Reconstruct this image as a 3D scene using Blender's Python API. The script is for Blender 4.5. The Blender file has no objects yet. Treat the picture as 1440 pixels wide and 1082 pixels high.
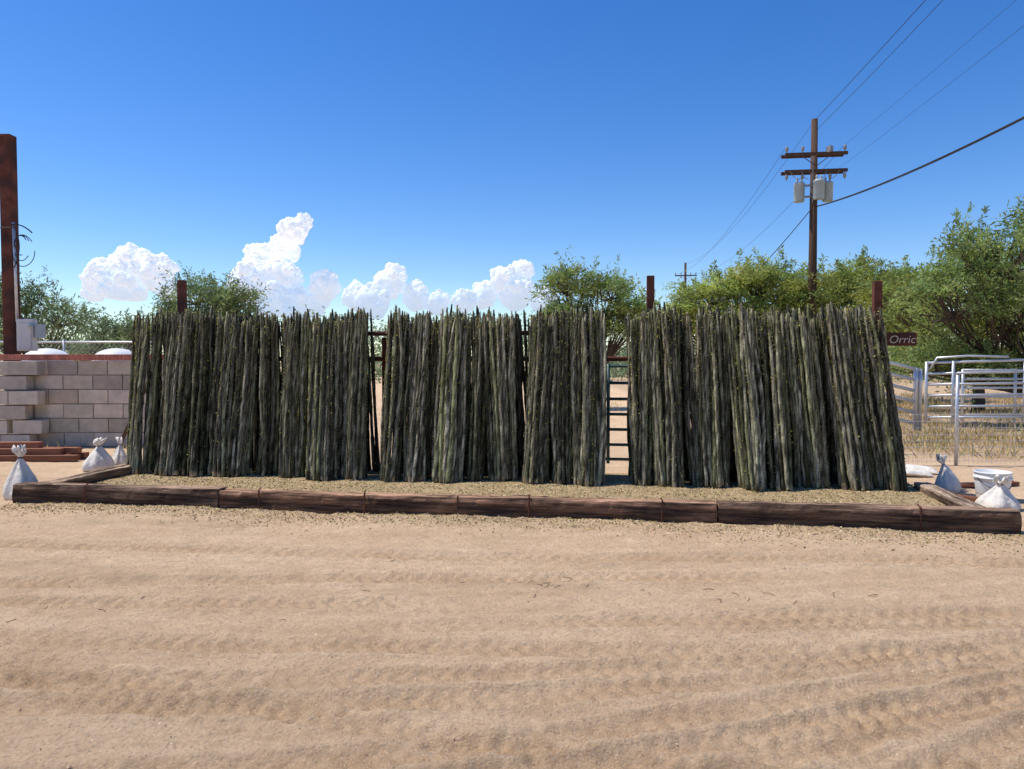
import bpy, math, random
import numpy as np
from mathutils import Vector, Matrix, Euler

rng = np.random.default_rng(7)
random.seed(7)
scene = bpy.context.scene

# ------------------------------------------------------------------ helpers
class B:
    def __init__(s):
        s.v=[];s.c=[];s.q=[];s.t=[];s.qm=[];s.tm=[];s.n=0
    def add(s, v, q=None, t=None, col=(1,1,1), m=0):
        v=np.asarray(v,dtype=float).reshape(-1,3)
        c=np.asarray(col,dtype=float)
        if c.ndim==1: c=np.tile(c,(len(v),1))
        s.v.append(v); s.c.append(c.reshape(-1,3))
        if q is not None and len(q):
            q=np.asarray(q,dtype=np.int64).reshape(-1,4)+s.n
            s.q.append(q); s.qm.append(np.full(len(q),m))
        if t is not None and len(t):
            t=np.asarray(t,dtype=np.int64).reshape(-1,3)+s.n
            s.t.append(t); s.tm.append(np.full(len(t),m))
        s.n+=len(v)
    def obj(s, name, mats, parent=None, smooth=False, bevel=0):
        V=np.concatenate(s.v); C=np.concatenate(s.c)
        Q=np.concatenate(s.q) if s.q else np.zeros((0,4),int)
        T=np.concatenate(s.t) if s.t else np.zeros((0,3),int)
        M=np.concatenate(s.qm+s.tm)
        me=bpy.data.meshes.new(name)
        me.vertices.add(len(V)); me.vertices.foreach_set('co',V.ravel())
        loops=np.concatenate([Q.ravel(),T.ravel()])
        me.loops.add(len(loops)); me.loops.foreach_set('vertex_index',loops.astype(np.int32))
        tot=np.concatenate([np.full(len(Q),4),np.full(len(T),3)])
        st=np.concatenate([[0],np.cumsum(tot)[:-1]])
        me.polygons.add(len(tot))
        me.polygons.foreach_set('loop_start',st.astype(np.int32))
        me.polygons.foreach_set('loop_total',tot.astype(np.int32))
        for m in mats: me.materials.append(m)
        me.polygons.foreach_set('material_index',M.astype(np.int32))
        me.polygons.foreach_set('use_smooth',np.full(len(tot),smooth))
        at=me.color_attributes.new('Col','FLOAT_COLOR','POINT')
        C4=np.concatenate([C,np.ones((len(C),1))],1)
        at.data.foreach_set('color',C4.ravel())
        me.update(calc_edges=True); me.validate()
        o=bpy.data.objects.new(name,me); scene.collection.objects.link(o)
        if parent: o.parent=parent
        if bevel:
            md=o.modifiers.new('bevel','BEVEL'); md.width=bevel; md.segments=2; md.limit_method='ANGLE'
        return o

def empty(name):
    o=bpy.data.objects.new(name,None); scene.collection.objects.link(o); o.empty_display_size=0.2
    return o

BOXQ=[[0,3,2,1],[4,5,6,7],[0,1,5,4],[1,2,6,5],[2,3,7,6],[3,0,4,7]]
def box(b, c, size, rz=0, rx=0, ry=0, col=(1,1,1), m=0):
    x,y,z=[d/2 for d in size]
    v=np.array([[-x,-y,-z],[x,-y,-z],[x,y,-z],[-x,y,-z],[-x,-y,z],[x,-y,z],[x,y,z],[-x,y,z]])
    R=np.array(Euler((rx,ry,rz)).to_matrix())
    b.add(v@R.T+np.array(c), q=BOXQ, col=col, m=m)

def tube(b, pts, rad, sides=8, col=(1,1,1), m=0, cap=True):
    P=np.asarray(pts,float); n=len(P)
    r=np.full(n,rad,float) if np.isscalar(rad) else np.asarray(rad,float)
    T=np.gradient(P,axis=0); T/=np.linalg.norm(T,axis=1)[:,None]+1e-9
    mt=T.mean(0); ref=np.array([0,0,1.]) if abs(mt[2])<0.7*np.linalg.norm(mt) else np.array([0,1.,0])
    U=np.cross(T,ref); U/=np.linalg.norm(U,axis=1)[:,None]+1e-9
    W=np.cross(T,U)
    a=np.linspace(0,2*math.pi,sides,endpoint=False)
    V=P[:,None,:]+r[:,None,None]*(np.cos(a)[None,:,None]*U[:,None,:]+np.sin(a)[None,:,None]*W[:,None,:])
    q=[]
    for i in range(n-1):
        for j in range(sides):
            k=(j+1)%sides
            q.append([i*sides+j,i*sides+k,(i+1)*sides+k,(i+1)*sides+j])
    if cap:
        for base in (0,(n-1)*sides):
            for j in range(1,sides-1,2):
                q.append([base,base+j,base+j+1,base+(j+2)%sides] if base else [base+(j+2)%sides,base+j+1,base+j,base])
    b.add(V,q=q,col=col,m=m)

def lathe(b, c, prof, sides=24, col=(1,1,1), m=0, fold=None, seed=0):
    prof=np.array(prof,float); n=len(prof)
    a=np.linspace(0,2*math.pi,sides,endpoint=False)
    rs=np.random.default_rng(seed)
    R=prof[:,0][:,None]*np.ones(sides)[None,:]
    Z=prof[:,1][:,None]*np.ones(sides)[None,:]
    if fold is not None:
        f=np.array(fold)[:,None]
        ph=rs.uniform(0,6.28,4)
        w=np.sin(a*5+ph[0])*.5+np.sin(a*9+ph[1])*.35+np.sin(a*3+ph[2])*.5
        R=R*(1+f*w[None,:]); Z=Z+f*0.06*np.sin(a*4+ph[3])[None,:]
    V=np.stack([R*np.cos(a)+c[0],R*np.sin(a)+c[1],Z+c[2]],-1)
    q=[]
    for i in range(n-1):
        for j in range(sides):
            k=(j+1)%sides
            q.append([i*sides+j,i*sides+k,(i+1)*sides+k,(i+1)*sides+j])
    b.add(V,q=q,col=col,m=m)

def leaves(b, c, d, L, W, col, m=0):
    n=len(c)
    u=d/(np.linalg.norm(d,axis=1)[:,None]+1e-9)
    w=np.cross(u,rng.normal(size=(n,3))); w/=np.linalg.norm(w,axis=1)[:,None]+1e-9
    L=np.asarray(L)[:,None]; W=np.asarray(W)[:,None]
    V=np.stack([c,c+u*L*.5+w*W*.5,c+u*L,c+u*L*.5-w*W*.5],1)
    q=np.arange(4*n).reshape(n,4)
    b.add(V,q=q,col=np.repeat(col,4,axis=0),m=m)

def hsh(i,j,s): 
    x=np.sin(i*127.1+j*311.7+s*74.7)*43758.5453
    return x-np.floor(x)
def vn(x,y,s=0):
    xi=np.floor(x); yi=np.floor(y); fx=x-xi; fy=y-yi
    fx=fx*fx*(3-2*fx); fy=fy*fy*(3-2*fy)
    return (hsh(xi,yi,s)*(1-fx)+hsh(xi+1,yi,s)*fx)*(1-fy)+(hsh(xi,yi+1,s)*(1-fx)+hsh(xi+1,yi+1,s)*fx)*fy
def fbm(x,y,s=0,o=4):
    r=0;a=.5
    for k in range(o):
        r=r+a*(vn(x*2**k,y*2**k,s+k)-.5); a*=.5
    return r

# ------------------------------------------------------------------ materials
def mat(name, color=(.5,.5,.5), attr=False, rough=.85, metallic=0, nscale=8, nvar=.3, nstretch=(1,1,1),
        bump=0, bscale=40, trans=0, spec=.3, c2=None, c2scale=3, c2lo=.45, c2hi=.6):
    m=bpy.data.materials.new(name); m.use_nodes=True
    nt=m.node_tree; N=nt.nodes; Lk=nt.links
    p=N['Principled BSDF']; out=N['Material Output']
    p.inputs['Roughness'].default_value=rough; p.inputs['Metallic'].default_value=metallic
    p.inputs['Specular IOR Level'].default_value=spec
    tc=N.new('ShaderNodeTexCoord'); mp=N.new('ShaderNodeMapping'); mp.inputs['Scale'].default_value=nstretch
    Lk.new(tc.outputs['Object'],mp.inputs['Vector'])
    nz=N.new('ShaderNodeTexNoise'); nz.inputs['Scale'].default_value=nscale; nz.inputs['Detail'].default_value=6
    nz.inputs['Roughness'].default_value=.65
    Lk.new(mp.outputs['Vector'],nz.inputs['Vector'])
    mr=N.new('ShaderNodeMapRange'); mr.inputs[1].default_value=.3; mr.inputs[2].default_value=.7
    mr.inputs[3].default_value=1-nvar; mr.inputs[4].default_value=1+nvar
    Lk.new(nz.outputs['Fac'],mr.inputs[0])
    if attr:
        at=N.new('ShaderNodeAttribute'); at.attribute_name='Col'; src=at.outputs['Color']
        if color!=(.5,.5,.5):
            mm=N.new('ShaderNodeMix'); mm.data_type='RGBA'; mm.blend_type='MULTIPLY'; mm.inputs[0].default_value=1
            Lk.new(src,mm.inputs[6]); mm.inputs[7].default_value=(*color,1); src=mm.outputs[2]
    else:
        rg=N.new('ShaderNodeRGB'); rg.outputs[0].default_value=(*color,1); src=rg.outputs[0]
    if c2:
        n2=N.new('ShaderNodeTexNoise'); n2.inputs['Scale'].default_value=c2scale; n2.inputs['Detail'].default_value=5
        Lk.new(mp.outputs['Vector'],n2.inputs['Vector'])
        r2=N.new('ShaderNodeMapRange'); r2.inputs[1].default_value=c2lo; r2.inputs[2].default_value=c2hi
        Lk.new(n2.outputs['Fac'],r2.inputs[0])
        m2=N.new('ShaderNodeMix'); m2.data_type='RGBA'
        Lk.new(r2.outputs[0],m2.inputs[0]); Lk.new(src,m2.inputs[6]); m2.inputs[7].default_value=(*c2,1); src=m2.outputs[2]
    vm=N.new('ShaderNodeVectorMath'); vm.operation='SCALE'
    Lk.new(src,vm.inputs[0]); Lk.new(mr.outputs[0],vm.inputs['Scale'])
    Lk.new(vm.outputs[0],p.inputs['Base Color'])
    if bump:
        nb=N.new('ShaderNodeTexNoise'); nb.inputs['Scale'].default_value=bscale; nb.inputs['Detail'].default_value=6
        Lk.new(mp.outputs['Vector'],nb.inputs['Vector'])
        bp=N.new('ShaderNodeBump'); bp.inputs['Strength'].default_value=bump; bp.inputs['Distance'].default_value=.02
        Lk.new(nb.outputs['Fac'],bp.inputs['Height']); Lk.new(bp.outputs[0],p.inputs['Normal'])
    if trans:
        tr=N.new('ShaderNodeBsdfTranslucent'); Lk.new(vm.outputs[0],tr.inputs['Color'])
        ms=N.new('ShaderNodeMixShader'); ms.inputs[0].default_value=trans
        Lk.new(p.outputs[0],ms.inputs[1]); Lk.new(tr.outputs[0],ms.inputs[2]); Lk.new(ms.outputs[0],out.inputs['Surface'])
    return m

M_cane=mat('cane_bark',attr=True,rough=.9,nscale=55,nvar=.6,spec=.08)
M_caneleaf=mat('cane_leaf',attr=True,rough=.8,nscale=20,nvar=.2,trans=.25,spec=.08)
M_leaf=mat('tree_leaf',attr=True,rough=.6,nscale=1.2,nvar=.2,trans=.5)
M_bark=mat('tree_bark',(.09,.065,.045),rough=.9,nscale=12,nvar=.4,bump=.5)
M_tie=mat('creosote_timber',(.17,.112,.075),attr=True,rough=.95,spec=.06,nscale=9,nvar=.65,nstretch=(.35,6,6),bump=1,bscale=14,c2=(.06,.04,.03),c2scale=2.5)
M_rust=mat('rust_steel',(.13,.048,.032),rough=.85,nscale=8,nvar=.4,bump=.3,bscale=60,c2=(.06,.03,.024),c2scale=4,spec=.15)
M_galv=mat('galvanised_steel',(.55,.57,.58),rough=.4,metallic=.5,nscale=10,nvar=.15)
M_teal=mat('gate_paint',(.03,.085,.09),rough=.4,nscale=10,nvar=.2)
M_block=mat('concrete_block',(.60,.52,.42),attr=True,rough=.95,nscale=6,nvar=.18,bump=.7,bscale=70)
M_mortar=mat('mortar',(.34,.30,.26),rough=.95,nscale=20,nvar=.2,bump=.5)
M_brick=mat('red_brick',(.5,.17,.11),attr=True,rough=.9,nscale=15,nvar=.25,bump=.4)
M_white=mat('white_fibreglass',(.78,.77,.74),rough=.5,nscale=4,nvar=.06)
M_cloth=mat('sack_cloth',(.72,.66,.57),rough=.9,nscale=9,nvar=.18,bump=.9,bscale=18)
M_plastic=mat('bucket_plastic',(.76,.75,.71),rough=.35,nscale=5,nvar=.07)
M_lumber=mat('lumber',(.24,.095,.05),attr=True,rough=.8,nscale=8,nvar=.35,nstretch=(.4,5,5))
M_pole=mat('pole_wood',(.085,.05,.032),rough=.9,nscale=10,nvar=.35,nstretch=(4,4,.5),bump=.4)
M_wire=mat('wire',(.025,.025,.028),rough=.6)
M_xfmr=mat('transformer_paint',(.36,.42,.43),rough=.4,nscale=4,nvar=.1)
M_insul=mat('insulator',(.25,.25,.25),rough=.3)
M_box=mat('meter_box_paint',(.55,.55,.52),rough=.5,nscale=6,nvar=.08)
M_letter=mat('letter_paint',(.55,.45,.35),rough=.7,nscale=20,nvar=.2)
M_grass=mat('dry_grass',attr=True,rough=.9,nscale=3,nvar=.2,trans=.3)
M_flake=mat('litter',attr=True,rough=.9,nscale=30,nvar=.2,spec=.1)

# ------------------------------------------------------------------ layout frame of the timber bed
A=np.array([-5.51,8.23]); D=np.array([.9904,-.139]); D/=np.linalg.norm(D); Nn=np.array([-D[1],D[0]])
ANG=math.atan2(D[1],D[0])
def W2(s,t):
    s=np.asarray(s,float);t=np.asarray(t,float)
    return A[0]+D[0]*s+Nn[0]*t, A[1]+D[1]*s+Nn[1]*t
def W3(s,t,z):
    x,y=W2(s,t); return np.array([float(x),float(y),z])
def ST(x,y):
    dx=x-A[0];dy=y-A[1]; return dx*D[0]+dy*D[1], dx*Nn[0]+dy*Nn[1]
def sm(e0,e1,x):
    t=np.clip((x-e0)/(e1-e0),0,1); return t*t*(3-2*t)

TR=[(4.42,.035,.0,.10),(4.24,.045,.003,.09),(3.98,-.04,.014,.10),(3.70,.10,.022,.09),(3.50,.13,.024,.09),
    (3.25,-.06,.05,.10),(3.05,.20,.035,.09),(4.75,-.05,-.004,.09),(5.3,.02,.004,.10),(2.9,-.20,.03,.10),(3.30,-.26,.012,.09),
    (3.05,-.28,.015,.09),(5.95,-.07,.003,.12),(2.55,.26,.04,.09),(2.75,.24,.045,.09),(2.2,.52,.0,.09),(2.0,.55,-.01,.09)]
def ground(x,y):
    s,t=ST(x,y)
    near=sm(14,9,y)*sm(12,8,np.abs(x))
    h=(fbm(x*.5,y*.5,3)*.05+fbm(x*3,y*3,5)*.022+fbm(x*11,y*13,9,4)*.026)*near*np.ones_like(x)
    tr=np.zeros_like(x)
    for k,(a,b_,c,w) in enumerate(TR):
        d=y-(a+b_*x+c*x*x+.05*np.sin(x*.8+k)+fbm(x*1.5,y*0+k,66,2)*.05)
        fade=sm(.25,.6,vn(x*.35+k*7,y*0+k,21)+.12)
        ins=np.exp(-(d/w)**4)
        h=h-.015*ins*fade+.014*np.exp(-((np.abs(d)-w*1.35)/.03)**2)*fade
        h=h+.009*ins*fade*np.sin(x*60+np.sin(d*40)*1.5)*(.4+vn(x*3,y*3,5))
        tr=np.maximum(tr,ins*fade*(.7+.3*np.sin(x*60+np.sin(d*40)*1.5)))
    u=y-.05*x-.02*x*x+.1*np.sin(x*.6)
    st=fbm(x*1.2+y*.3,u*12,31,4)*.65+fbm(x*5,y*7,35,4)*.5
    h=h+st*.018*near*sm(7.3,5.2,y)
    inbed=sm(-.02,.15,s)*sm(10.32,10.15,s)*sm(-.0,.15,t)*sm(2.95,2.5,t)
    h=h*(1-.6*inbed)+inbed*(.065+fbm(x*2.2,y*2.2,12)*.05)
    rim=np.exp(-((t+.12)/.10)**2)*sm(-.2,.1,s)*sm(10.5,10.2,s)
    h=h+rim*(.015+fbm(x*3,y*3,44)*.05)
    return h,inbed,tr,st
def gh(x,y):
    x=np.atleast_1d(np.asarray(x,float));y=np.atleast_1d(np.asarray(y,float))
    return ground(x,y)[0]

# ---- ground sheet
xs=np.arange(-8,8.001,.025); e=[];d=.05
v=8.0
while v<5000: v+=d; d*=1.22; e.append(v)
xs=np.concatenate([-np.array(e[::-1]),xs,np.array(e)])
ys=[-400,-100,-30,-8,-2,0,1,1.8,2.2]; v=2.2
while v<7.2: v+=.014; ys.append(v)
while v<12: v+=.045; ys.append(v)
d=.06
while v<6000: v+=d; d*=1.15; ys.append(v)
ys=np.array(ys)
X,Y=np.meshgrid(xs,ys); nx=len(xs); ny=len(ys)
H,inb,trk,stk=ground(X,Y)
s_,t_=ST(X,Y)
lit=np.maximum(inb, sm(-.5,-.1,t_+fbm(X*2,Y*2,77)*.7)*sm(.2,0,t_)*sm(-.3,.3,s_)*sm(10.8,10,s_)*.5)
dark=sm(.05,.2,fbm(X*.7,Y*1.6,50))*sm(4.8,5.4,Y)*sm(8,7,Y)
far=sm(10.8,13,Y+fbm(X*.6,Y*.6,60)*3)*sm(5,6.2,X)
b=B()
idx=np.arange(nx*ny).reshape(ny,nx)
q=np.stack([idx[:-1,:-1],idx[:-1,1:],idx[1:,1:],idx[1:,:-1]],-1).reshape(-1,4)
b.add(np.stack([X,Y,H],-1),q=q,col=np.stack([lit,np.clip(.62-trk*.36+stk*.8,0,1),np.maximum(far,dark*.6)],-1).reshape(-1,3))

mg=bpy.data.materials.new('desert_sand'); mg.use_nodes=True
nt=mg.node_tree;N=nt.nodes;Lk=nt.links;p=N['Principled BSDF'];p.inputs['Roughness'].default_value=.95;p.inputs['Specular IOR Level'].default_value=.1
at=N.new('ShaderNodeAttribute');at.attribute_name='Col';sp=N.new('ShaderNodeSeparateColor');Lk.new(at.outputs['Color'],sp.inputs[0])
tc=N.new('ShaderNodeTexCoord')
def noise(sc,det=6,ro=.6):
    n=N.new('ShaderNodeTexNoise');n.inputs['Scale'].default_value=sc;n.inputs['Detail'].default_value=det;n.inputs['Roughness'].default_value=ro
    Lk.new(tc.outputs['Object'],n.inputs['Vector']);return n.outputs['Fac']
def mrange(i,a,b_,c=0,d=1):
    n=N.new('ShaderNodeMapRange');n.inputs[1].default_value=a;n.inputs[2].default_value=b_;n.inputs[3].default_value=c;n.inputs[4].default_value=d
    Lk.new(i,n.inputs[0]);return n.outputs[0]
def mix(f,a,b_,bt='MIX'):
    n=N.new('ShaderNodeMix');n.data_type='RGBA';n.blend_type=bt
    if isinstance(f,float): n.inputs[0].default_value=f
    else: Lk.new(f,n.inputs[0])
    for k,x in ((6,a),(7,b_)):
        if isinstance(x,tuple): n.inputs[k].default_value=(*x,1)
        else: Lk.new(x,n.inputs[k])
    return n.outputs[2]
def mul(a,b_):
    n=N.new('ShaderNodeMath');n.operation='MULTIPLY';Lk.new(a,n.inputs[0])
    if isinstance(b_,float): n.inputs[1].default_value=b_
    else: Lk.new(b_,n.inputs[1])
    return n.outputs[0]
c=mix(mrange(noise(1.1),.35,.65),(.80,.545,.325),(.88,.63,.39))
c=mix(mrange(sp.outputs[1],.75,.2),c,mix(1.0,c,(.70,.65,.58),'MULTIPLY'))
c=mix(mrange(noise(7,6,.7),.45,.68,0,.3),c,(.56,.37,.22))
c=mix(mrange(noise(20,5,.75),.44,.64,0,.4),c,(.52,.34,.2))
c=mix(mrange(noise(55,4,.75),.50,.62,0,.65),c,(.36,.23,.14))
c=mix(mrange(noise(110,3,.7),.52,.66,0,.7),c,(.90,.72,.51))
c=mix(mul(sp.outputs[2],mrange(noise(6),.4,.6,.3,1)),c,(.46,.32,.19))
lc=mix(mrange(noise(45,4,.7),.4,.6),(.24,.17,.075),(.62,.47,.25))
c=mix(mul(sp.outputs[0],mrange(noise(9,5,.7),.35,.55,.35,1)),c,lc)
Lk.new(c,p.inputs['Base Color'])
bp=N.new('ShaderNodeBump');bp.inputs['Strength'].default_value=1;bp.inputs['Distance'].default_value=.03
ad=N.new('ShaderNodeMath');ad.operation='ADD';Lk.new(noise(22,8,.78),ad.inputs[0]);Lk.new(mul(noise(80,4,.75),.5),ad.inputs[1])
Lk.new(ad.outputs[0],bp.inputs['Height']);Lk.new(bp.outputs[0],p.inputs['Normal'])
b.obj('ground',[mg],smooth=True)

# ---- leaf litter and pebbles
def scatter(n,x,y,cols,lo,hi,name,lift=.003):
    z=gh(x,y)
    b=B(); d=rng.normal(size=(n,3)); d[:,2]=np.abs(d[:,2])*.25
    c=np.stack([x,y,z+lift],-1)
    cc=np.array(cols)[rng.integers(0,len(cols),n)]*rng.uniform(.7,1.25,(n,1))
    L=rng.uniform(lo,hi,n); leaves(b,c,d,L,L*rng.uniform(.4,.8,n),cc)
    return b
s1=rng.uniform(.1,10.2,20000); t1=rng.uniform(.12,2.3,20000)
s2=rng.uniform(0,10.4,7500); t2=-.1-np.abs(rng.normal(0,.22,7500))*(.3+1.4*vn(s2*.9,s2*0,4))
x,y=W2(np.concatenate([s1,s2]),np.concatenate([t1,t2]))
b=scatter(len(x),x,y,[(.58,.44,.20),(.68,.52,.30),(.26,.20,.09),(.36,.32,.09),(.74,.60,.38),(.15,.11,.06)],.010,.026,'l')
b.obj('leaf_litter',[M_flake])
n=20000
x=rng.uniform(-6,6,n); y=2.4+5.2*rng.uniform(0,1,n)**.8
b=scatter(n,x,y,[(.36,.23,.14),(.24,.16,.1),(.88,.72,.53),(.60,.45,.28)],.003,.010,'p')
def rock(b,c,r,col,sd):
    rs=np.random.default_rng(sd)
    v=np.array([[0,0,1],[1,0,0],[0,1,0],[-1,0,0],[0,-1,0],[0,0,-1]],float)
    v*=rs.uniform(.6,1.2,(6,1)); v[:,2]*=.6
    t=[[0,1,2],[0,2,3],[0,3,4],[0,4,1],[5,2,1],[5,3,2],[5,4,3],[5,1,4]]
    b.add(v*r+np.array(c),t=t,col=col)
for k in range(1100):
    px=rng.uniform(-7,7);py=rng.uniform(2.5,11)
    r=.003+.010*rng.uniform(0,1)**4
    rock(b,(px,py,gh(px,py)[0]+r*.2),r,[(.54,.38,.24),(.36,.24,.15),(.68,.53,.37)][k%3],k)
for k in range(34):
    cx,cy=[(.25,5.2),(-4.2,3.9),(.3,5.3),(1.8,4.9),(-2.5,4.9)][k%5]
    px=cx+rng.normal(0,.7 if k%5>1 else .12);py=cy+rng.normal(0,.25 if k%5>1 else .05);a=rng.uniform(0,3.14);l=rng.uniform(.03,.09)
    z=gh(px,py)[0]+.004
    tube(b,[(px,py,z),(px+l*.5*math.cos(a)+.01,py+l*.5*math.sin(a),z+.006),(px+l*math.cos(a),py+l*math.sin(a),z)],.002,4,(.12,.08,.05))
b.obj('gravel',[M_flake])

# ------------------------------------------------------------------ timber border
bord=empty('timber_border')
def timber(name,p0,p1,w,h,seed,tint):
    rs=np.random.default_rng(seed)
    p0=np.array(p0,float);p1=np.array(p1,float);L=np.linalg.norm(p1-p0)
    n=60; prof=[(-.5,0),(-.5,.25),(-.5,.5),(-.5,.75),(-.47,.97),(-.3,1),(-.1,1),(.1,1),(.3,1),(.46,.97),(.5,.75),(.5,.4),(.5,0),(0,0)]
    k=len(prof)
    xs_=np.linspace(0,L,n); V=np.zeros((n,k,3))
    for j,(a,z) in enumerate(prof):
        dn=fbm(xs_*3,np.full(n,j*.9+seed*5.),seed,4)*.03+fbm(xs_*14,np.full(n,j*1.7+seed),seed+3,3)*.024
        V[:,j,0]=xs_
        V[:,j,1]=a*w+dn; V[:,j,2]=z*h+(dn*.8 if z>.3 else 0)-.01
    V[0,:,0]+=rs.normal(0,.006,k);V[-1,:,0]+=rs.normal(0,.006,k)
    q=[]
    for i in range(n-1):
        for j in range(k):
            m=(j+1)%k; q.append([i*k+j,i*k+m,(i+1)*k+m,(i+1)*k+j])
    for base in (0,(n-1)*k):
        for j in range(1,k-1,2): q.append([base,base+j,base+j+1,base+(j+2)%k])
    col=np.tile(np.array(tint,float),(n*k,1))
    col=col*(1+.9*fbm(np.repeat(xs_*2,k),np.tile(np.arange(k)*.4,n),seed)[:,None])
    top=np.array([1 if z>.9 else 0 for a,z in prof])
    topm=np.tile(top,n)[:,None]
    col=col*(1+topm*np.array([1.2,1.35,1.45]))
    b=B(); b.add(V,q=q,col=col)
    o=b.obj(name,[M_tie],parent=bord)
    o.location=(p0[0],p0[1],0); o.rotation_euler=(0,0,math.atan2(p1[1]-p0[1],p1[0]-p0[0]))
cuts=[0,2.42,5.02,7.58,10.26]
for i in range(4):
    p0=W3(cuts[i]+.008,.0+[0,.03,-.02,.0][i],0);p1=W3(cuts[i+1]-.008,[.02,.01,.0,-.03][i],0)
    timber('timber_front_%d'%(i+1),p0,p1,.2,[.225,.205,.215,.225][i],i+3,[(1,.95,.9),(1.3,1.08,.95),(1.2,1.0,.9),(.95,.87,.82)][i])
timber('timber_side_1',W3(.1,.14,0),W3(.12,1.75,0),.2,.19,11,(1.1,1.1,1.05))
timber('timber_side_2',W3(10.12,.14,0),W3(10.2,1.9,0),.2,.15,12,(1.1,1.15,1.15))
b=B()
for s in (2.9,4.05,5.75,7.05,9.4,.9):
    p0=W3(s,-.125,0); tube(b,[p0,(p0[0]+.004,p0[1],.225),(p0[0]+.004,p0[1]+.06,.24)],.009,6)
b.obj('rebar_stakes',[M_rust],parent=bord)

# ------------------------------------------------------------------ ocotillo cane stacks
def cane_batch(b, base, top, r0, nleaf, seed, bright):
    S=len(base); NS=26; sides=7
    rs=np.random.default_rng(seed)
    f=np.linspace(0,1,NS)
    P=base[:,None,:]*(1-f)[None,:,None]+top[:,None,:]*f[None,:,None]
    amp=rs.normal(0,.022,(S,2)); amp2=rs.normal(0,.007,(S,2)); ph=rs.uniform(0,6.28,(S,1))
    for k in range(2):
        P[:,:,k]+=amp[:,k:k+1]*np.sin(f*math.pi)[None,:]+amp2[:,k:k+1]*np.sin(f[None,:]*9+ph)
    P[:,:,:2]+=rs.normal(0,.0012,(S,NS,2))
    R=r0[:,None]*(1.08-.42*f[None,:]**1.5)*rs.uniform(.90,1.12,(S,NS))
    R[:,-1]*=.55
    a=np.linspace(0,2*math.pi,sides,endpoint=False)
    tw=rs.uniform(0,6.28,(S,1,1))+f[None,:,None]*rs.uniform(-2,2,(S,1,1))
    ang=a[None,None,:]+tw
    RR=R[:,:,None]*rs.uniform(.82,1.15,(S,NS,sides))
    V=np.zeros((S,NS,sides,3)); V[...,0]=P[:,:,None,0]+RR*np.cos(ang); V[...,1]=P[:,:,None,1]+RR*np.sin(ang); V[...,2]=P[:,:,None,2]
    V[:,:,:,2]+=rs.normal(0,.010,(S,NS,sides))
    dk=np.array([.038,.033,.021]); gy=np.array([.43,.385,.265]); gn=np.array([.17,.18,.07])
    w=rs.uniform(0,1,(S,NS,sides,1))**1.7
    C=dk*(1-w)+gy*w
    g=rs.uniform(0,1,(S,1,1,1))**1.5*.8; C=C*(1-g)+gn*g*(.3+w)
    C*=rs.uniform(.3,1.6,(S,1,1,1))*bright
    tan=np.array([.55,.42,.25]); tb=(rs.uniform(0,1,S)<.25)
    C[tb,0]=tan; 
    i0=(np.arange(S)*NS*sides)[:,None,None]+(np.arange(NS-1)*sides)[None,:,None]+np.arange(sides)[None,None,:]
    i1=(np.arange(S)*NS*sides)[:,None,None]+(np.arange(NS-1)*sides)[None,:,None]+((np.arange(sides)+1)%sides)[None,None,:]
    q=np.stack([i0,i1,i1+sides,i0+sides],-1).reshape(-1,4)
    capi=(np.arange(S)*NS*sides)[:,None]
    q=np.concatenate([q]+[np.stack([capi[:,0]+o+(NS-1)*sides for o in oo],-1) for oo in ([0,1,2,3],[0,3,4,5])]+[np.stack([capi[:,0]+o for o in oo],-1) for oo in ([3,2,1,0],[5,4,3,0])])
    b.add(V.reshape(-1,3),q=q,col=C.reshape(-1,3),m=0)
    n=S*nleaf
    si=np.repeat(np.arange(S),nleaf); ff=rs.uniform(0,1,n)**.75
    leafy=(rs.uniform(0,1,S)**1.6)[si]
    x=ff*(NS-1); k=np.minimum(x.astype(int),NS-2); fr=(x-k)[:,None]
    c=P[si,k]*(1-fr)+P[si,k+1]*fr
    th=rs.uniform(0,6.28,n); rr=R[si,k]*.95
    dirn=np.stack([np.cos(th),np.sin(th),rs.uniform(-.2,.9,n)],-1)
    c=c+dirn*rr[:,None]*np.array([1,1,0])
    pal=np.array([(.70,.62,.14),(.55,.53,.14),(.30,.32,.08),(.58,.50,.36),(.13,.11,.08),(.05,.042,.03)])
    pr=rs.uniform(0,1,n); green=(pr<(.06+.75*leafy*(.3+.7*ff)))
    ci=np.where(green,rs.integers(0,3,n),rs.integers(3,6,n))
    col=pal[ci]*rs.uniform(.7,1.3,(n,1))
    L=np.where(green,rs.uniform(.012,.024,n),rs.uniform(.010,.020,n)); Wd=np.where(green,L*.65,L*.30)
    leaves(b,c,dirn,L,Wd,col,m=1)

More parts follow.
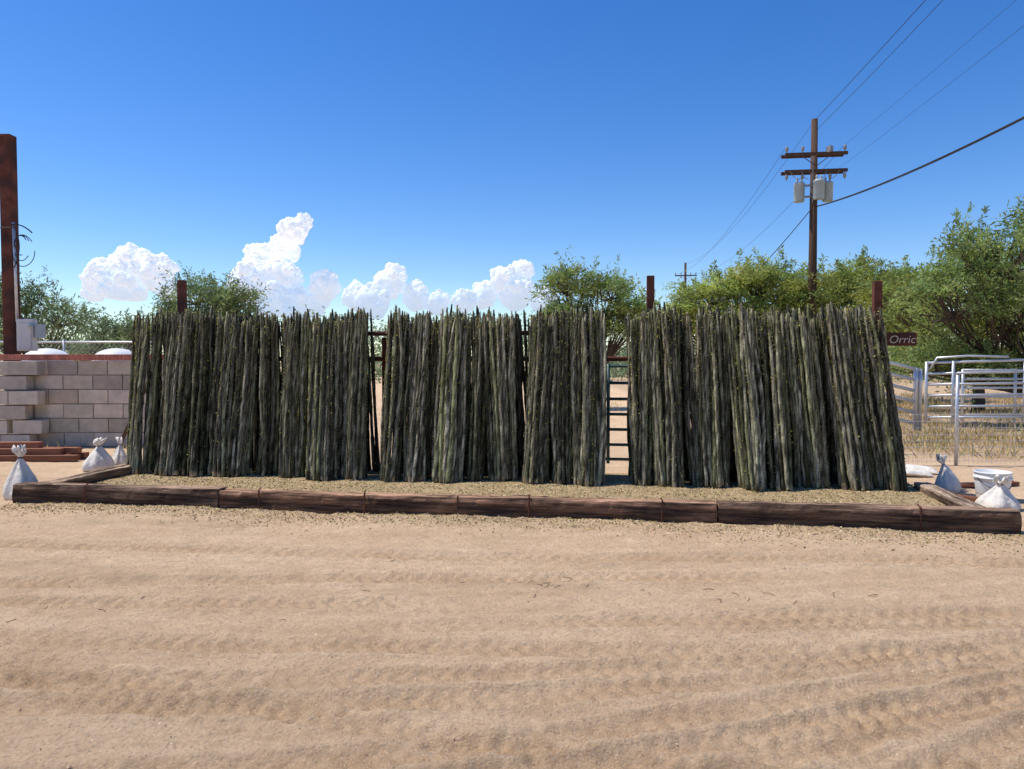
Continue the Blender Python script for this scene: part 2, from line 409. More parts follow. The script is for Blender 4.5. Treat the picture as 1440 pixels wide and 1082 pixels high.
def stack(sb0,sb1,st0,st1,nb,seed):
    rs=np.random.default_rng(seed); b=B()
    ed=np.linspace(0,1,nb+1); ed[1:-1]+=rs.uniform(-.30,.30,nb-1)/nb
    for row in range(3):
        for i in range(nb):
            if row==1: f0=(ed[i]+ed[i+1])/2+.5/nb*(1 if i<nb-1 else -1)
            else: f0=(ed[i]+ed[i+1])/2
            f0=min(max(f0,.5/nb),1-.5/nb)
            hw=(ed[i+1]-ed[i])/2*(sb1-sb0) if row==0 else .2
            edge=(f0<.1 or f0>.9)
            cb=sb0+(sb1-sb0)*f0; ct=st0+(st1-st0)*f0+rs.normal(0,.055)*(0 if edge else 1)
            tb=1.80+(rs.uniform(-.15,.14) if row==0 else 0)+[0,.40,.56][row]; tt=[2.15,2.36,2.42][row]+rs.uniform(-.02,.02)
            n=int([28,18,15][row]*hw/.2)
            th=rs.uniform(0,6.28,n); rad=np.sqrt(rs.uniform(0,1,n))
            if row==0:
                m=int(n*.58)
                th[:m]=math.pi+math.pi*(np.arange(m)+rs.uniform(0,1,m))/m; rad[:m]=rs.uniform(.76,1,m)
            ex=hw*.83; ey=.23 if row==0 else .12
            hh=2.15+rs.uniform(-.05,.06)
            bs=cb+ex*rad*np.cos(th); bt=tb+ey*rad*np.sin(th)
            sq=.98+rs.uniform(-.06,.08)
            ts=ct+ex*sq*rad*np.cos(th)+rs.normal(0,.03,n); tt_=tt+ey*.6*rad*np.sin(th)+rs.normal(0,.012,n)
            zt=hh+rs.normal(0,.045,n)
            zt+=(rs.uniform(0,1,n)<.08)*rs.uniform(.03,.12,n)
            bx,by=W2(bs+rs.normal(0,.012,n),bt); tx,ty=W2(ts,tt_)
            base=np.stack([bx,by,gh(bx,by)-.01+rs.uniform(0,.03,n)],-1)
            top=np.stack([tx,ty,zt],-1)
            cane_batch(b,base,top,rs.uniform(.017,.027,n),[230,50,30][row],seed*100+row*20+i,rs.uniform(.8,1.2)*[1,.6,.5][row])  # back rows coloured darker: painted shade that deepens the gaps between bundles
    return b.obj('ocotillo_cane_stack',[M_cane,M_caneleaf],smooth=True)
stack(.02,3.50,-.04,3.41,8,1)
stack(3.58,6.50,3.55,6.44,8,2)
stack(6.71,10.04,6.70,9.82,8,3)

# ------------------------------------------------------------------ rack rails and posts, gate, sign
rack=empty('steel_rack')
for k,(s,zt) in enumerate([(.36,2.74),(3.42,1.9),(7.05,2.70),(9.89,2.59)]):
    p0=W3(s,2.62,0); b=B(); box(b,(p0[0],p0[1],zt/2-.02),(.1,.1,zt+.04),rz=ANG)
    b.obj('post_%d'%(k+1),[M_rust],parent=rack,bevel=.008)
for k,z in enumerate((1.60,1.95)):
    b=B(); s1_=6.3 if k==1 else 9.95
    p0=W3(.2,2.52,z);p1=W3(s1_,2.52,z); tube(b,[p0,(p0+p1)/2,p1],.032,8); b.obj('rail_%d'%(k+1),[M_rust],parent=rack,smooth=True)
b=B()
g0,g1=6.36,9.3; tz=2.86
zs=[.22,.42,.63,.84,1.05,1.27,1.5]
for z in zs: tube(b,[W3(g0,tz,z),W3((g0+g1)/2,tz,z),W3(g1,tz,z)],.021,8)
for s in (g0,g0+.14,(g0+g1)/2,g1): tube(b,[W3(s,tz,.16),W3(s,tz,.8),W3(s,tz,1.53)],.024,8)
b.obj('tube_gate',[M_teal],smooth=True)
sg=empty('metal_name_sign')
b=B(); box(b,(4.93,9.38,1.85),(.36,.012,.17),rz=ANG); b.obj('plate',[M_rust],parent=sg,bevel=.002)
b=B(); tube(b,[(4.66,9.41,1.80),(4.9,9.395,1.80),(5.13,9.37,1.80)],.008,6); tube(b,[(4.66,9.41,1.90),(4.9,9.395,1.90),(5.13,9.37,1.90)],.008,6)
b.obj('brackets',[M_rust],parent=sg)
tcu=bpy.data.curves.new('letters','FONT'); tcu.body='Orric'; tcu.size=.14; tcu.extrude=.002; tcu.align_x='CENTER'; tcu.shear=.2
to=bpy.data.objects.new('letters',tcu); scene.collection.objects.link(to); to.parent=sg
to.location=(4.93,9.368,1.80); to.rotation_euler=(math.pi/2,0,ANG); tcu.materials.append(M_letter)

# ------------------------------------------------------------------ block wall (left)
wall=empty('concrete_block_wall')
b=B(); BH=.262; BL=.54; wy=13.5
rs=np.random.default_rng(5)
for r in range(6):
    x0=-8.95+(BL/2 if r%2 else 0)
    for k in range(7):
        x=x0+k*BL
        g=rs.uniform(.66,1.1)*np.array([1,rs.uniform(.95,1),rs.uniform(.88,1)])
        box(b,(x,wy+rs.normal(0,.004),BH*(r+.5)),(BL-.016,.2,BH-.016),rz=rs.normal(0,.003),col=g)
for r in range(6):
    off=.24 if r%2 else 0
    for k in range(3):
        g=rs.uniform(.7,1.1)*np.ones(3)
        box(b,(-8.78-k*BL-.12+off+rs.normal(0,.02),13.22+rs.normal(0,.02),BH*(r+.5)-.006),(BL-.02,.22,BH-.022),rz=rs.normal(0,.02),col=g)
b.obj('blocks',[M_block],parent=wall,bevel=.008)
b=B(); box(b,(-7.25,wy+.01,BH*3),(3.9,.17,BH*6-.02)); b.obj('mortar',[M_mortar],parent=wall)
b=B()
for k in range(62):
    g=rs.uniform(.75,1.15); box(b,(-9.3+k*.067,wy,BH*6+.055),(.058,.24,.11),col=(g,g,g),rz=rs.normal(0,.01))
b.obj('brick_cap',[M_brick],parent=wall,bevel=.004)
b=B(); box(b,(-7.25,wy,BH*6+.045),(4.1,.225,.085)); b.obj('cap_mortar',[M_mortar],parent=wall)

for cx in (-10.05,-8.55):
    b=B(); rr=.48 
    prof=[(rr,0),(rr,.6),(rr,1.45),(rr*1.03,1.5)]+[(rr*1.0*math.cos(a),1.55+.28*math.sin(a)) for a in np.linspace(0,math.pi/2*.98,8)]
    lathe(b,(cx,16,0),prof,32); b.obj('white_storage_tank',[M_white],smooth=True)

fn=empty('chain_link_fence')
b=B(); x0,x1,fy=-13.5,-6.5,18.5
tube(b,[(x0,fy,2.02),(-10,fy,2.02),(x1,fy,2.02)],.025,8)
for x in np.arange(x0,x1+.1,2.3): tube(b,[(x,fy,0),(x,fy,1),(x,fy,2.08)],.03,8)
b.obj('frame',[M_galv],parent=fn,smooth=True)
b=B()
for x in np.arange(x0-2,x1,.12):
    for sgn in (1,-1):
        xa=x if sgn>0 else x+2
        pts=[(xa,fy+.01*sgn,0),(xa+sgn*2,fy+.01*sgn,2)]
        if min(xa,xa+sgn*2)>=x0-.01 and max(xa,xa+sgn*2)<=x1+.01: tube(b,pts,.0022,4,cap=False)
b.obj('mesh',[M_galv],parent=fn)

up=empty('service_pole')
b=B(); box(b,(-9.48,14.05,2.9),(.21,.21,5.8)); b.obj('post',[M_rust],parent=up,bevel=.01)
b=B(); box(b,(-9.13,13.95,2.05),(.30,.16,.60)); box(b,(-9.12,13.86,2.02),(.24,.02,.5)); b.obj('meter_box',[M_box],parent=up,bevel=.01)
b=B(); box(b,(-8.88,13.95,2.12),(.13,.12,.26)); lathe(b,(-9.0,13.83,2.2),[(.05,0),(.05,.05),(.001,.06)],12)
b.obj('breaker_box',[M_xfmr],parent=up,bevel=.006)
b=B(); tube(b,[(-9.3,13.93,2.3),(-9.31,13.93,3.2),(-9.33,13.93,4.15)],.025,8); b.obj('conduit',[M_galv],parent=up,smooth=True)
b=B()
def arc(p0,p1,sag,n=14):
    p0=np.array(p0,float);p1=np.array(p1,float);f=np.linspace(0,1,n)[:,None]
    P=p0*(1-f)+p1*f; P[:,2]-=4*sag*(f[:,0]*(1-f[:,0])); return P
for k in range(3):
    th=np.linspace(0.6,2*math.pi*(.8+.1*k),22); r1=.13+.04*k
    P=np.stack([-9.18+r1*np.cos(th)*(.8+.1*k)+.02*k,13.9+.02*np.sin(th*2+k),3.72-.05*k+r1*1.4*np.sin(th)],-1); tube(b,P,.008,6)
tube(b,arc((-9.36,13.9,4.1),(-8.95,13.88,3.95),-.06),.012,6)
tube(b,arc((-10.6,13.9,4.3),(-9.3,13.88,4.05),.08),.010,6)
tube(b,arc((-9.3,13.9,4.1),(-9.3,13.88,3.3),0)+np.array([0.1,0,0])*np.sin(np.linspace(0,3.14,14))[:,None],.010,6)
b.obj('cable_coil',[M_wire],parent=up,smooth=True)

b=B(); tube(b,[(-6.15,11.3,0),(-5.72,11.15,.75),(-5.27,10.98,1.55)],.03,8); b.obj('brace_pole',[M_pole],smooth=True)

lp=empty('lumber_pile')
for k,(x,y,z,l,rz,w) in enumerate([(-8.15,11.5,.05,2.7,.03,.14),(-8.3,11.68,.05,2.6,-.02,.14),(-8.2,11.86,.05,2.7,.01,.14),(-8.35,11.6,.145,2.5,.05,.16),(-8.1,11.8,.145,2.4,-.03,.12),(-8.6,11.7,.235,2.2,.04,.12)]):
    b=B(); g=.8+.1*k; box(b,(0,0,0),(l,w,.09),col=(g,g,g)); o=b.obj('board_%d'%(k+1),[M_lumber],parent=lp,bevel=.006); o.location=(x,y,z); o.rotation_euler=(0,0,rz)

# ------------------------------------------------------------------ sacks and bucket
def sack(x,y,h,w,seed,lean=(0,0)):
    rs=np.random.default_rng(seed); b=B()
    prof=[(0.001,0),(.40,0.0),(.5,.05),(.52,.14),(.47,.26),(.38,.40),(.27,.53),(.17,.65),(.085,.745),(.045,.79),(.05,.82),(.10,.88),(.17,.95),(.15,1.0),(.05,.93)]
    fold=[0,.06,.08,.11,.14,.17,.20,.24,.25,.1,.25,.45,.55,.55,.3]
    P=[(r*w,z*h) for r,z in prof]
    lathe(b,(0,0,0),P,40,fold=fold,seed=seed)
    V=b.v[0]; hh=V[:,2]/h; V[:,0]+=lean[0]*hh**2*h; V[:,1]+=lean[1]*hh**2*h
    th=np.arctan2(V[:,1],V[:,0]); V[:,0]*=1+.08*np.sin(2*th+seed)
    lathe(b,(lean[0]*.62*h,lean[1]*.62*h,0),[(.05*w,.775*h),(.066*w,.79*h),(.066*w,.80*h),(.05*w,.815*h)],10,col=(.5,.5,.5),m=1)
    o=b.obj('tied_sack',[M_cloth,M_wire],smooth=True); o.location=(x,y,gh(x,y)[0]-.005)
    o.rotation_euler=(0,0,rs.uniform(0,6))
sack(-5.66,8.50,.60,.34,1,(.04,0))
sack(-6.02,10.7,.44,.40,2,(.12,.0))
sack(-5.82,10.95,.42,.22,3,(0,.1))
sack(5.25,8.86,.42,.28,4,(-.2,0))
sack(5.22,7.9,.34,.40,5,(.15,0))
def flat_sack(x,y,seed):
    b=B(); rs=np.random.default_rng(seed)
    nU,nV=18,12; u=np.linspace(-1,1,nU);v=np.linspace(-1,1,nV);U,Vv=np.meshgrid(u,v)
    for sgn in (1,-1):
        z=sgn*.045*np.sqrt(np.clip((1-U**4)*(1-Vv**4),0,1))*(1+.8*fbm(U*3+seed,Vv*3,seed))+.05
        idx=np.arange(nU*nV).reshape(nV,nU); q=np.stack([idx[:-1,:-1],idx[:-1,1:],idx[1:,1:],idx[1:,:-1]],-1).reshape(-1,4)
        if sgn<0:q=q[:,::-1]
        b.add(np.stack([U*.2+.02*Vv**2,Vv*.13,z],-1),q=q)
    o=b.obj('empty_sack',[M_cloth],smooth=True); o.location=(x,y,gh(x,y)[0]-.005); o.rotation_euler=(0.05,.1,rs.uniform(-.5,.5))
flat_sack(5.70,10.3,3); flat_sack(5.45,10.0,6)
bk=empty('plastic_bucket'); b=B()
lathe(b,(5.50,8.42,0),[(.001,.012),(.155,.012),(.16,.02),(.18,.2),(.183,.235),(.195,.237),(.195,.258),(.184,.26),(.184,.295),(.192,.297),(.194,.312),(.186,.317),(.178,.31),(.165,.06),(.001,.055)],32)
b.obj('body',[M_plastic],parent=bk,smooth=True)
b=B(); th=np.linspace(0,math.pi,14); tube(b,np.stack([5.50+.195*np.cos(th),8.42-.18*np.sin(th)*.75-.03,.255-.13*np.sin(th)],-1),.004,6); b.obj('handle',[M_wire],parent=bk)
b=B(); box(b,(5.15,8.3,.03),(.9,.09,.045),rz=-1.0,col=(.8,.8,.8)); box(b,(5.75,9.2,.03),(1.3,.12,.04),rz=.2); b.obj('loose_board',[M_lumber],bevel=.005)

# ------------------------------------------------------------------ right side
def panel(o,p0,p1,z0,z1,n,drop,r=.024,uprights=(0,1)):
    b=B(); p0=np.array(p0,float);p1=np.array(p1,float)
    for z in np.linspace(z0,z1,n):
        a=np.array([*p0,z]);c_=np.array([*p1,z-drop]); tube(b,[a,(a+c_)/2,c_],r,8)
    for f in uprights:
        q_=p0*(1-f)+p1*f; tube(b,[(q_[0],q_[1],z0-drop*f-.12),(q_[0],q_[1],(z0+z1)/2),(q_[0],q_[1],z1-drop*f+.02)],r*1.25,8)
    b.obj(o,[M_galv],smooth=True)
panel('stock_panel',(6.6,14.2),(7.95,14.4),.62,1.68,6,.30,.034,(0,.93,1))
panel('stock_panel',(8.35,14.9),(9.85,14.2),.42,1.52,6,-.06,.026,(0,.28,1))
panel('stock_panel',(10.0,16.4),(12.6,16.8),.35,1.35,6,0,.026,(0,.5,1))
b=B()
tube(b,[(8.4,14.85,1.4),(8.5,14.8,1.62),(9.0,14.6,1.66),(9.6,14.3,1.64)],.022,8)
b.obj('pipe_arch',[M_galv],smooth=True)
wf=empty('welded_wire_fence')
b=B()
for (x,y,z) in [(6.66,11.05,1.36),(5.5,11.1,1.0),(9.4,11.2,1.3),(11.3,16.6,1.38)]:
    tube(b,[(x,y,0),(x,y,z/2),(x,y,z)],.027,8); 
b.obj('posts',[M_galv],parent=wf,smooth=True)
b=B()
for z in np.arange(.06,.82,.1): tube(b,[(5.2,11.1,z),(7.5,11.05,z+.01),(10.5,11.2,z)],.0032,4,cap=False)
for x in np.arange(5.2,10.5,.07): tube(b,[(x,11.1,0.02),(x,11.1,.78)],.0026,4,cap=False)
b.obj('mesh',[M_galv],parent=wf)

n=42000
x=rng.uniform(5.6,22,n);y=11.6+rng.uniform(0,1,n)**1.3*20
keep=(fbm(x*.8,y*.8,91)>-.02)|(rng.uniform(0,1,n)<.12); keep&=(x<y*.85)
x=x[keep];y=y[keep];n=len(x)
d=rng.normal(0,.5,(n,3));d[:,2]=1
pal=np.array([(.66,.49,.22),(.55,.40,.18),(.46,.33,.15),(.36,.36,.12)])
b=B(); leaves(b,np.stack([x,y,np.zeros(n)],-1),d,rng.uniform(.06,.32,n),rng.uniform(.008,.024,n),pal[rng.integers(0,4,n)]*rng.uniform(.6,1.2,(n,1)))
n=3500; x=rng.uniform(-9,5,n);y=rng.uniform(12.2,30,n); keep=(fbm(x*.8,y*.8,95)>.02);x=x[keep];y=y[keep];n=len(x)
d=rng.normal(0,.45,(n,3));d[:,2]=1
leaves(b,np.stack([x,y,np.zeros(n)],-1),d,rng.uniform(.08,.28,n),rng.uniform(.006,.02,n),pal[rng.integers(0,4,n)])
b.obj('dry_grass',[M_grass])

# ------------------------------------------------------------------ trees
def tree(name,bx,by,lobes,ncl,nleaf,col,trunk=.16,leafL=(.10,.2),seed=0,cr=.34,spike=.15,fork=.9):
    rs=np.random.default_rng(seed); b=B()
    lobes=np.array(lobes,float)
    base=np.array([bx,by,0.])
    vol=(lobes[:,3]*lobes[:,4]*lobes[:,5])**(1/1.5); pr=vol/vol.sum()
    fk=base+np.array([rs.normal(0,.1),0,fork*rs.uniform(.7,1)])
    tube(b,[base-np.array([0,0,.1]),(base+fk)/2+rs.normal(0,.05,3),fk],[trunk*1.2,trunk,trunk*.9],8,m=1)
    ends=[]
    for l in lobes:
        c=base+l[:3]-np.array([0,0,l[5]*.35])
        mid=(fk+c)/2+rs.normal(0,.15,3)
        mid[2]=fk[2]+(c[2]-fk[2])*.4
        tube(b,[fk-np.array([0,0,.1]),mid,c],[trunk*.65,trunk*.42,trunk*.22],6,m=1); ends.append((fk,mid,c))
    AC=[];AD=[];AL=[];ACO=[]
    for k in range(ncl):
        i=rs.choice(len(lobes),p=pr); l=lobes[i]
        u=rs.normal(size=3);u/=np.linalg.norm(u); 
        if u[2]<-.5: u[2]*=-.6
        r=rs.uniform(.25,1)**.55*rs.uniform(.85,1.15)
        c=base+l[:3]+u*r*l[3:6]
        if c[2]<.25: c[2]=.25+rs.uniform(0,.3)
        f0,mid,e_=ends[i]; st=(mid if rs.uniform()<.4 else e_)
        m_=(st+c)/2+rs.normal(0,.12,3)
        tube(b,[st,m_,c],[trunk*.16,trunk*.1,.008],4,m=1,cap=False)
        nl=int(nleaf*rs.uniform(.35,1.3)); R=cr*rs.uniform(.6,1.3)
        o=rs.normal(0,1,(nl,3))*R*np.array([.62,.62,.42])
        nt_=7; tw=rs.normal(size=(nt_,3)); tw[:,2]=tw[:,2]*.5+.25; tw/=np.linalg.norm(tw,axis=1)[:,None]
        ti=rs.integers(0,nt_,nl); f=rs.uniform(.1,1.5,nl)
        o2=tw[ti]*f[:,None]*R+rs.normal(0,.045,(nl,3)); o2[:,2]-=.18*(f**2)*R
        usetw=rs.uniform(0,1,nl)<.75
        oo=np.where(usetw[:,None],o2,o)
        AC.append(c+oo); dd=rs.normal(size=(nl,3))*.7+tw[ti]; dd[:,2]-=.25; AD.append(dd)
        AL.append(rs.uniform(leafL[0],leafL[1],nl))
        br=rs.uniform(.6,1.25); hue=np.array([rs.uniform(.85,1.2),1,rs.uniform(.7,1.2)])
        ACO.append(np.array(col)*br*hue*rs.uniform(.75,1.25,(nl,1)))
        if rs.uniform()<spike:
            n2=int(nl*.5); up_=np.array([rs.normal(0,.3),rs.normal(0,.3),1]); f=rs.uniform(0,1,n2)
            AC.append(c+up_*f[:,None]*rs.uniform(.4,.8)+rs.normal(0,.06,(n2,3))*(1.2-f[:,None])); AD.append(rs.normal(size=(n2,3))+up_); AL.append(rs.uniform(leafL[0],leafL[1],n2))
            ACO.append(np.array(col)*br*rs.uniform(.8,1.3,(n2,1)))
    C=np.concatenate(AC);L=np.concatenate(AL)
    leaves(b,C,np.concatenate(AD),L,L*rs.uniform(.20,.36,len(L)),np.concatenate(ACO),m=0)
    return b.obj(name,[M_leaf,M_bark])

G1=(.28,.37,.115); G2=(.23,.31,.13); G3=(.38,.45,.12); G4=(.20,.27,.13)
tree('mesquite_tree',12.6,17.8,[(-.9,0,3.9,1.6,1.4,1.0),(.9,.2,4.4,1.5,1.4,1.2),(-2.1,-.2,2.9,1.5,1.3,1.0),(-.2,-.3,2.6,2.0,1.4,1.0),(-2.3,.2,1.5,1.3,1.1,.7),(1.4,0,2.6,1.8,1.5,1.2),(-.6,0,1.2,1.8,1.0,.6)],430,105,G1,.19,(.07,.15),11,.30,.35,1.0)
tree('mesquite_tree',14.2,22.5,[(-2.2,0,3.3,1.6,1.4,.9),(0,0,3.7,2.0,1.6,1.2),(-1,0,2.1,2.4,1.6,1.1),(2,0,3.2,2,1.5,1.4)],320,100,G3,.17,(.09,.17),12,.33,.25)
tree('palo_verde_tree',8.9,28,[(-1.3,0,3.8,1.6,1.5,1.0),(.6,0,4.3,1.7,1.5,1.1),(-2.3,0,3.0,1.3,1.3,.9),(.4,0,2.8,2.3,1.6,1.2),(2.0,0,3.8,1.4,1.4,1.1)],370,105,G3,.16,(.10,.2),13,.36,.2)
tree('palo_verde_tree',13.2,28.5,[(-1.5,0,4.1,1.6,1.5,1.0),(.4,0,4.4,1.6,1.5,1.0),(1.8,0,3.7,1.4,1.4,1.0),(0,0,2.7,2.6,1.6,1.2)],330,105,G3,.16,(.10,.2),14,.36,.2)
tree('mesquite_tree',2.6,24,[(-.85,0,3.95,.95,1.0,.7),(.6,0,3.75,1.0,1.0,.7),(1.2,0,2.9,.9,1.0,.8),(-.9,0,3.0,.9,1,.7),(.2,0,2.4,1.4,1.1,.8)],230,95,G1,.13,(.08,.17),15,.30,.1)
tree('mesquite_tree',-10.6,26,[(-.5,0,3.8,1.2,1.1,.85),(.9,0,3.5,1.1,1.1,.75),(-1.3,0,3.0,.9,1.0,.7),(.2,0,2.7,1.8,1.2,.9)],210,85,G2,.14,(.08,.18),16,.32,.3)
tree('mesquite_tree',-18.0,28,[(-.6,0,3.7,1.3,1.2,.8),(.9,0,3.1,1.1,1.1,.8),(-.2,0,2.4,2.0,1.2,.9),(-1.9,0,3.2,1,1,.7)],165,72,G4,.15,(.09,.2),17,.36,.4)
tree('mesquite_tree',-19.3,35,[(0,0,3.0,1.4,1.2,.7),(1.6,0,2.7,1.3,1.2,.7),(.5,0,1.9,2.4,1.2,.9)],130,70,G4,.14,(.1,.22),18,.4,.3)

rs=np.random.default_rng(40); b=B()
AC=[];ACO=[];AL=[]
for k in range(420):
    x=rs.uniform(-75,75); y=rs.uniform(48,75); hmax=2.2+2.3*vn(np.array([x*.12]),np.array([3.]),8)[0]+(.6 if x<-14 else 0)
    for j in range(5):
        c=np.array([x+rs.normal(0,.9),y+rs.normal(0,.5),rs.uniform(.3,hmax)]); nl=48
        AC.append(c+rs.normal(0,1,(nl,3))*np.array([.75,.6,.42])); AL.append(rs.uniform(.18,.38,nl))
        ACO.append(np.array([.22,.29,.16])*rs.uniform(.6,1.35)*rs.uniform(.8,1.2,(nl,1)))
C=np.concatenate(AC);L=np.concatenate(AL); C[:,2]=np.maximum(C[:,2],.05)
leaves(b,C,rs.normal(size=C.shape),L,L*.5,np.concatenate(ACO)); b.obj('distant_trees',[M_leaf])

# ------------------------------------------------------------------ utility poles and wires
def pole(x,y,h,a1,a2,cans):
    e_=empty('utility_pole')
    b=B(); tube(b,[(x,y,-.2),(x,y,h/2),(x,y,h)],[.17,.145,.11],12); b.obj('shaft',[M_pole],parent=e_,smooth=True)
    ax=np.array([.991,-.134,0]); b=B(); bi=B()
    an=math.atan2(-.134,.991)
    for k,z in enumerate([a1,a2] if a2 else [a1]):
        for off in (-.14,.14):
            if off>0 and not a2: continue
            box(b,(x-.134*off,y+off,z),(2.16,.09,.115),rz=an)
        for s in (-1.0,-.45,.5,1.0):
            q_=np.array([x,y-.14,z])+ax*s
            zz=.06 if k==0 else -.32
            lathe(bi,(q_[0],q_[1],q_[2]+zz),[(.015,0),(.02,.05),(.055,.07),(.05,.10),(.065,.12),(.05,.16),(.055,.18),(.03,.23),(.001,.24)],10)
    for s in (-.6,.6):
        q_=np.array([x,y-.2,a1])+ax*s; tube(b,[q_,(x,y-.19,a1-.45)],.016,6)
    b.obj('crossarms',[M_pole],parent=e_,bevel=.006); bi.obj('insulators',[M_insul],parent=e_,smooth=True)
    if cans:
        bc=B()
        for (s,dy) in ((-.52,-.05),(.0,-.46),(.46,-.05)):
            q_=np.array([x,y+dy,7.28])+ax*s
            lathe(bc,q_,[(.001,0),(.17,.0),(.185,.03),(.185,.60),(.195,.61),(.195,.65),(.14,.70),(.001,.72)],20)
            for dx in (-.08,.08): lathe(bc,(q_[0]+dx,q_[1],q_[2]+.66),[(.03,0),(.045,.06),(.03,.1),(.045,.14),(.02,.2),(.001,.21)],8)
        bc.obj('transformers',[M_xfmr],parent=e_,smooth=True)
        b=B()
        for zz in (7.45,7.85): box(b,(x,y-.12,zz),(1.1,.08,.06),rz=an)
        box(b,(x+.45,y-.25,9.1),(.14,.2,.2),rz=.4)
        for s in (-.9,-.5,.35,.8):
            q_=np.array([x,y-.2,8.35])+ax*s; c_=np.array([x,y-.2,8.1])+ax*(s*.55); tube(b,arc(q_,c_,.12,8),.011,4)
        tube(b,arc((x-.1,y-.15,8.9),(x-.12,y-.2,7.2),0),.02,6); 
        b.obj('hardware',[M_insul],parent=e_)
pole(10.92,27,10.24,8.97,8.36,True)
pole(17.5,75,11.3,10.0,None,False)
b=B(); ax=np.array([.991,-.134,0]); P1=np.array([10.92,27,0.]); P2=np.array([17.5,75,0.]); P0=P1-(P2-P1)
def wire(a,c_,sag,r): tube(b,arc(a,c_,sag,30),r,6,cap=False)
Zt=np.array([0,0,1.])
for s,z,r in ((0,10.2,.009),(.12,9.9,.007),(1.0,9.25,.0035),(.5,8.2,.0035)):
    wire(P1+ax*s+Zt*z,P0+ax*s+Zt*(z+.3),.5,r)
for s,z,zf in ((0,10.2,11.2),(-1.0,9.25,10.2),(1.0,9.25,10.2)):
    wire(P1+ax*s+Zt*z,P2+ax*s+Zt*zf,1.1,.007)
wire((10.98,26.9,7.1),(8.6,10,5.75),.22,.017)
wire((10.98,26.9,7.08),(8.6,10.05,5.73),.23,.010)
wire((10.88,26.9,7.1),(8.0,30,3.2),.15,.014)
b.obj('power_line',[M_wire],smooth=True)

# ------------------------------------------------------------------ clouds
import bmesh
def ico_arr(sub):
    bm=bmesh.new(); bmesh.ops.create_icosphere(bm,subdivisions=sub,radius=1); bm.verts.ensure_lookup_table()
    V=np.array([v.co[:] for v in bm.verts]);T=np.array([[v.index for v in f.verts] for f in bm.faces]); bm.free(); return V,T
I3=ico_arr(4);I2=ico_arr(3);I1=ico_arr(2)
mc=bpy.data.materials.new('cloud_vapour'); mc.use_nodes=True
nt=mc.node_tree;N=nt.nodes;Lk=nt.links; p=N['Principled BSDF'];out=N['Material Output']
p.inputs['Base Color'].default_value=(.9,.9,.92,1);p.inputs['Roughness'].default_value=1;p.inputs['Specular IOR Level'].default_value=0
p.inputs['Emission Color'].default_value=(.74,.83,.95,1);p.inputs['Emission Strength'].default_value=.40  # added glow stands in for sunlight scattered inside the cloud
tc=N.new('ShaderNodeTexCoord')
nb=N.new('ShaderNodeTexNoise');nb.inputs['Scale'].default_value=.03;nb.inputs['Detail'].default_value=8;nb.inputs['Roughness'].default_value=.7
Lk.new(tc.outputs['Object'],nb.inputs['Vector'])
bp=N.new('ShaderNodeBump');bp.inputs['Strength'].default_value=.5;bp.inputs['Distance'].default_value=12
Lk.new(nb.outputs['Fac'],bp.inputs['Height']);Lk.new(bp.outputs[0],p.inputs['Normal'])
em=N.new('ShaderNodeEmission');em.inputs['Color'].default_value=(.42,.64,.92,1);em.inputs['Strength'].default_value=.95  # painted haze: glowing sky blue, mixed in more towards the cloud base
sx=N.new('ShaderNodeSeparateXYZ');Lk.new(tc.outputs['Object'],sx.inputs[0])
mr=N.new('ShaderNodeMapRange');mr.inputs[1].default_value=140;mr.inputs[2].default_value=420;mr.inputs[3].default_value=.8;mr.inputs[4].default_value=.05
Lk.new(sx.outputs[2],mr.inputs[0])
ms=N.new('ShaderNodeMixShader');Lk.new(mr.outputs[0],ms.inputs[0]);Lk.new(p.outputs[0],ms.inputs[1]);Lk.new(em.outputs[0],ms.inputs[2]);Lk.new(ms.outputs[0],out.inputs['Surface'])
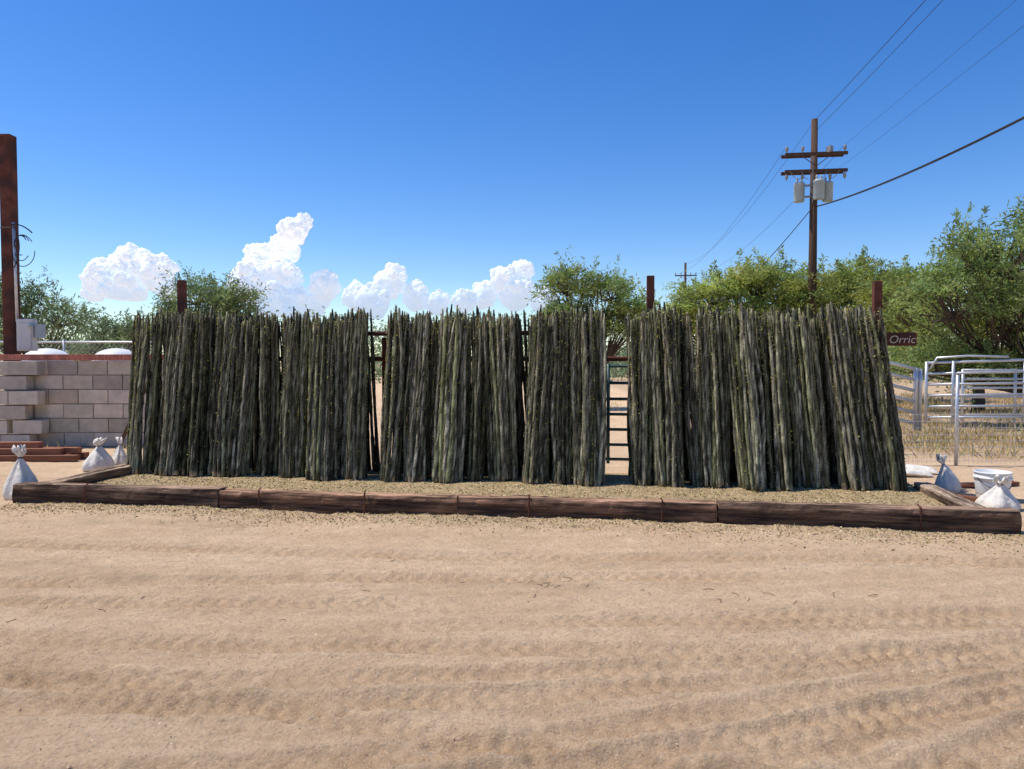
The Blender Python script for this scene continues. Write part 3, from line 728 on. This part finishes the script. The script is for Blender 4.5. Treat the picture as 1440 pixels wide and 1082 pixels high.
def cloud(lobes,seed,flat):
    rs=np.random.default_rng(seed); b=B()
    def put(c,r,I):
        V,T=I; n=fbm(V[:,0]*2+c[0]*.01+V[:,2]*1.3,V[:,1]*2+c[2]*.01,seed,3)
        W=V*r*(1+.5*n[:,None])+c; W[:,2]=np.maximum(W[:,2],flat+fbm(W[:,0]*.01,W[:,1]*.01,3)*30)
        b.add(W,t=T)
    for (x,z,r) in lobes:
        c=np.array([x,3120+rs.uniform(-30,60),z]); put(c,r,I3)
        for k in range(26):
            u=rs.normal(size=3);u/=np.linalg.norm(u);u[1]=-abs(u[1])*.9 if rs.uniform()<.7 else u[1]; 
            if u[2]<-.3:u[2]*=-1
            r2=r*rs.uniform(.2,.42); c2=c+u*r*rs.uniform(.75,1.0); put(c2,r2,I2)
            for j in range(7):
                w=rs.normal(size=3);w/=np.linalg.norm(w); w[2]=abs(w[2]) if rs.uniform()<.6 else w[2]
                put(c2+w*r2*.9,r2*rs.uniform(.22,.45),I1)
    b.obj('cumulus_cloud',[mc],smooth=True)
cloud([(-1590,371,88),(-1485,350,72),(-1710,341,72),(-1775,285,46),(-1440,291,46),(-1620,291,80)],1,250)
cloud([(-915,530,56),(-975,455,62),(-1050,395,78),(-1080,310,82),(-975,330,82),(-875,570,34),(-1105,450,34),(-960,225,100)],2,180)
cloud([(-780,300,60),(-840,240,62),(-660,262,56),(-515,322,64),(-500,370,30),(-405,262,56),(-585,235,70),(-315,235,48)],3,150)
cloud([(40,372,46),(-30,329,56),(-120,270,56),(-200,240,48),(15,275,72),(130,250,55)],4,150)

# ------------------------------------------------------------------ light, sky, camera
sv=Vector((-.47,.12,.9)).normalized()
sl=bpy.data.lights.new('sun','SUN'); sl.energy=4.8; sl.angle=math.radians(.5); sl.color=(1,.95,.87)
so=bpy.data.objects.new('sun',sl); scene.collection.objects.link(so); so.rotation_euler=sv.to_track_quat('Z','Y').to_euler(); so.location=(0,0,30)
w=bpy.data.worlds.new('World'); scene.world=w; w.use_nodes=True
nt=w.node_tree;N=nt.nodes;Lk=nt.links; bg=N['Background']
sk=N.new('ShaderNodeTexSky'); sk.sky_type='NISHITA'; sk.sun_disc=False
sk.sun_elevation=math.asin(sv.z); sk.sun_rotation=math.atan2(sv.x,sv.y)%(2*math.pi)
sk.altitude=700; sk.air_density=1.0; sk.dust_density=.3; sk.ozone_density=3.0
hs=N.new('ShaderNodeHueSaturation'); hs.inputs['Saturation'].default_value=1.34; hs.inputs['Hue'].default_value=.511; hs.inputs['Value'].default_value=1.12
Lk.new(sk.outputs[0],hs.inputs['Color']); Lk.new(hs.outputs[0],bg.inputs['Color']); bg.inputs['Strength'].default_value=.145

cam=bpy.data.cameras.new('camera'); co=bpy.data.objects.new('camera',cam); scene.collection.objects.link(co)
cam.sensor_width=36; cam.lens=26; cam.clip_end=20000; cam.clip_start=.05
co.location=(0,0,1.6); co.rotation_euler=(math.radians(90-1.983),0,0)
scene.camera=co
scene.view_settings.view_transform='Standard'
scene.view_settings.look='None'
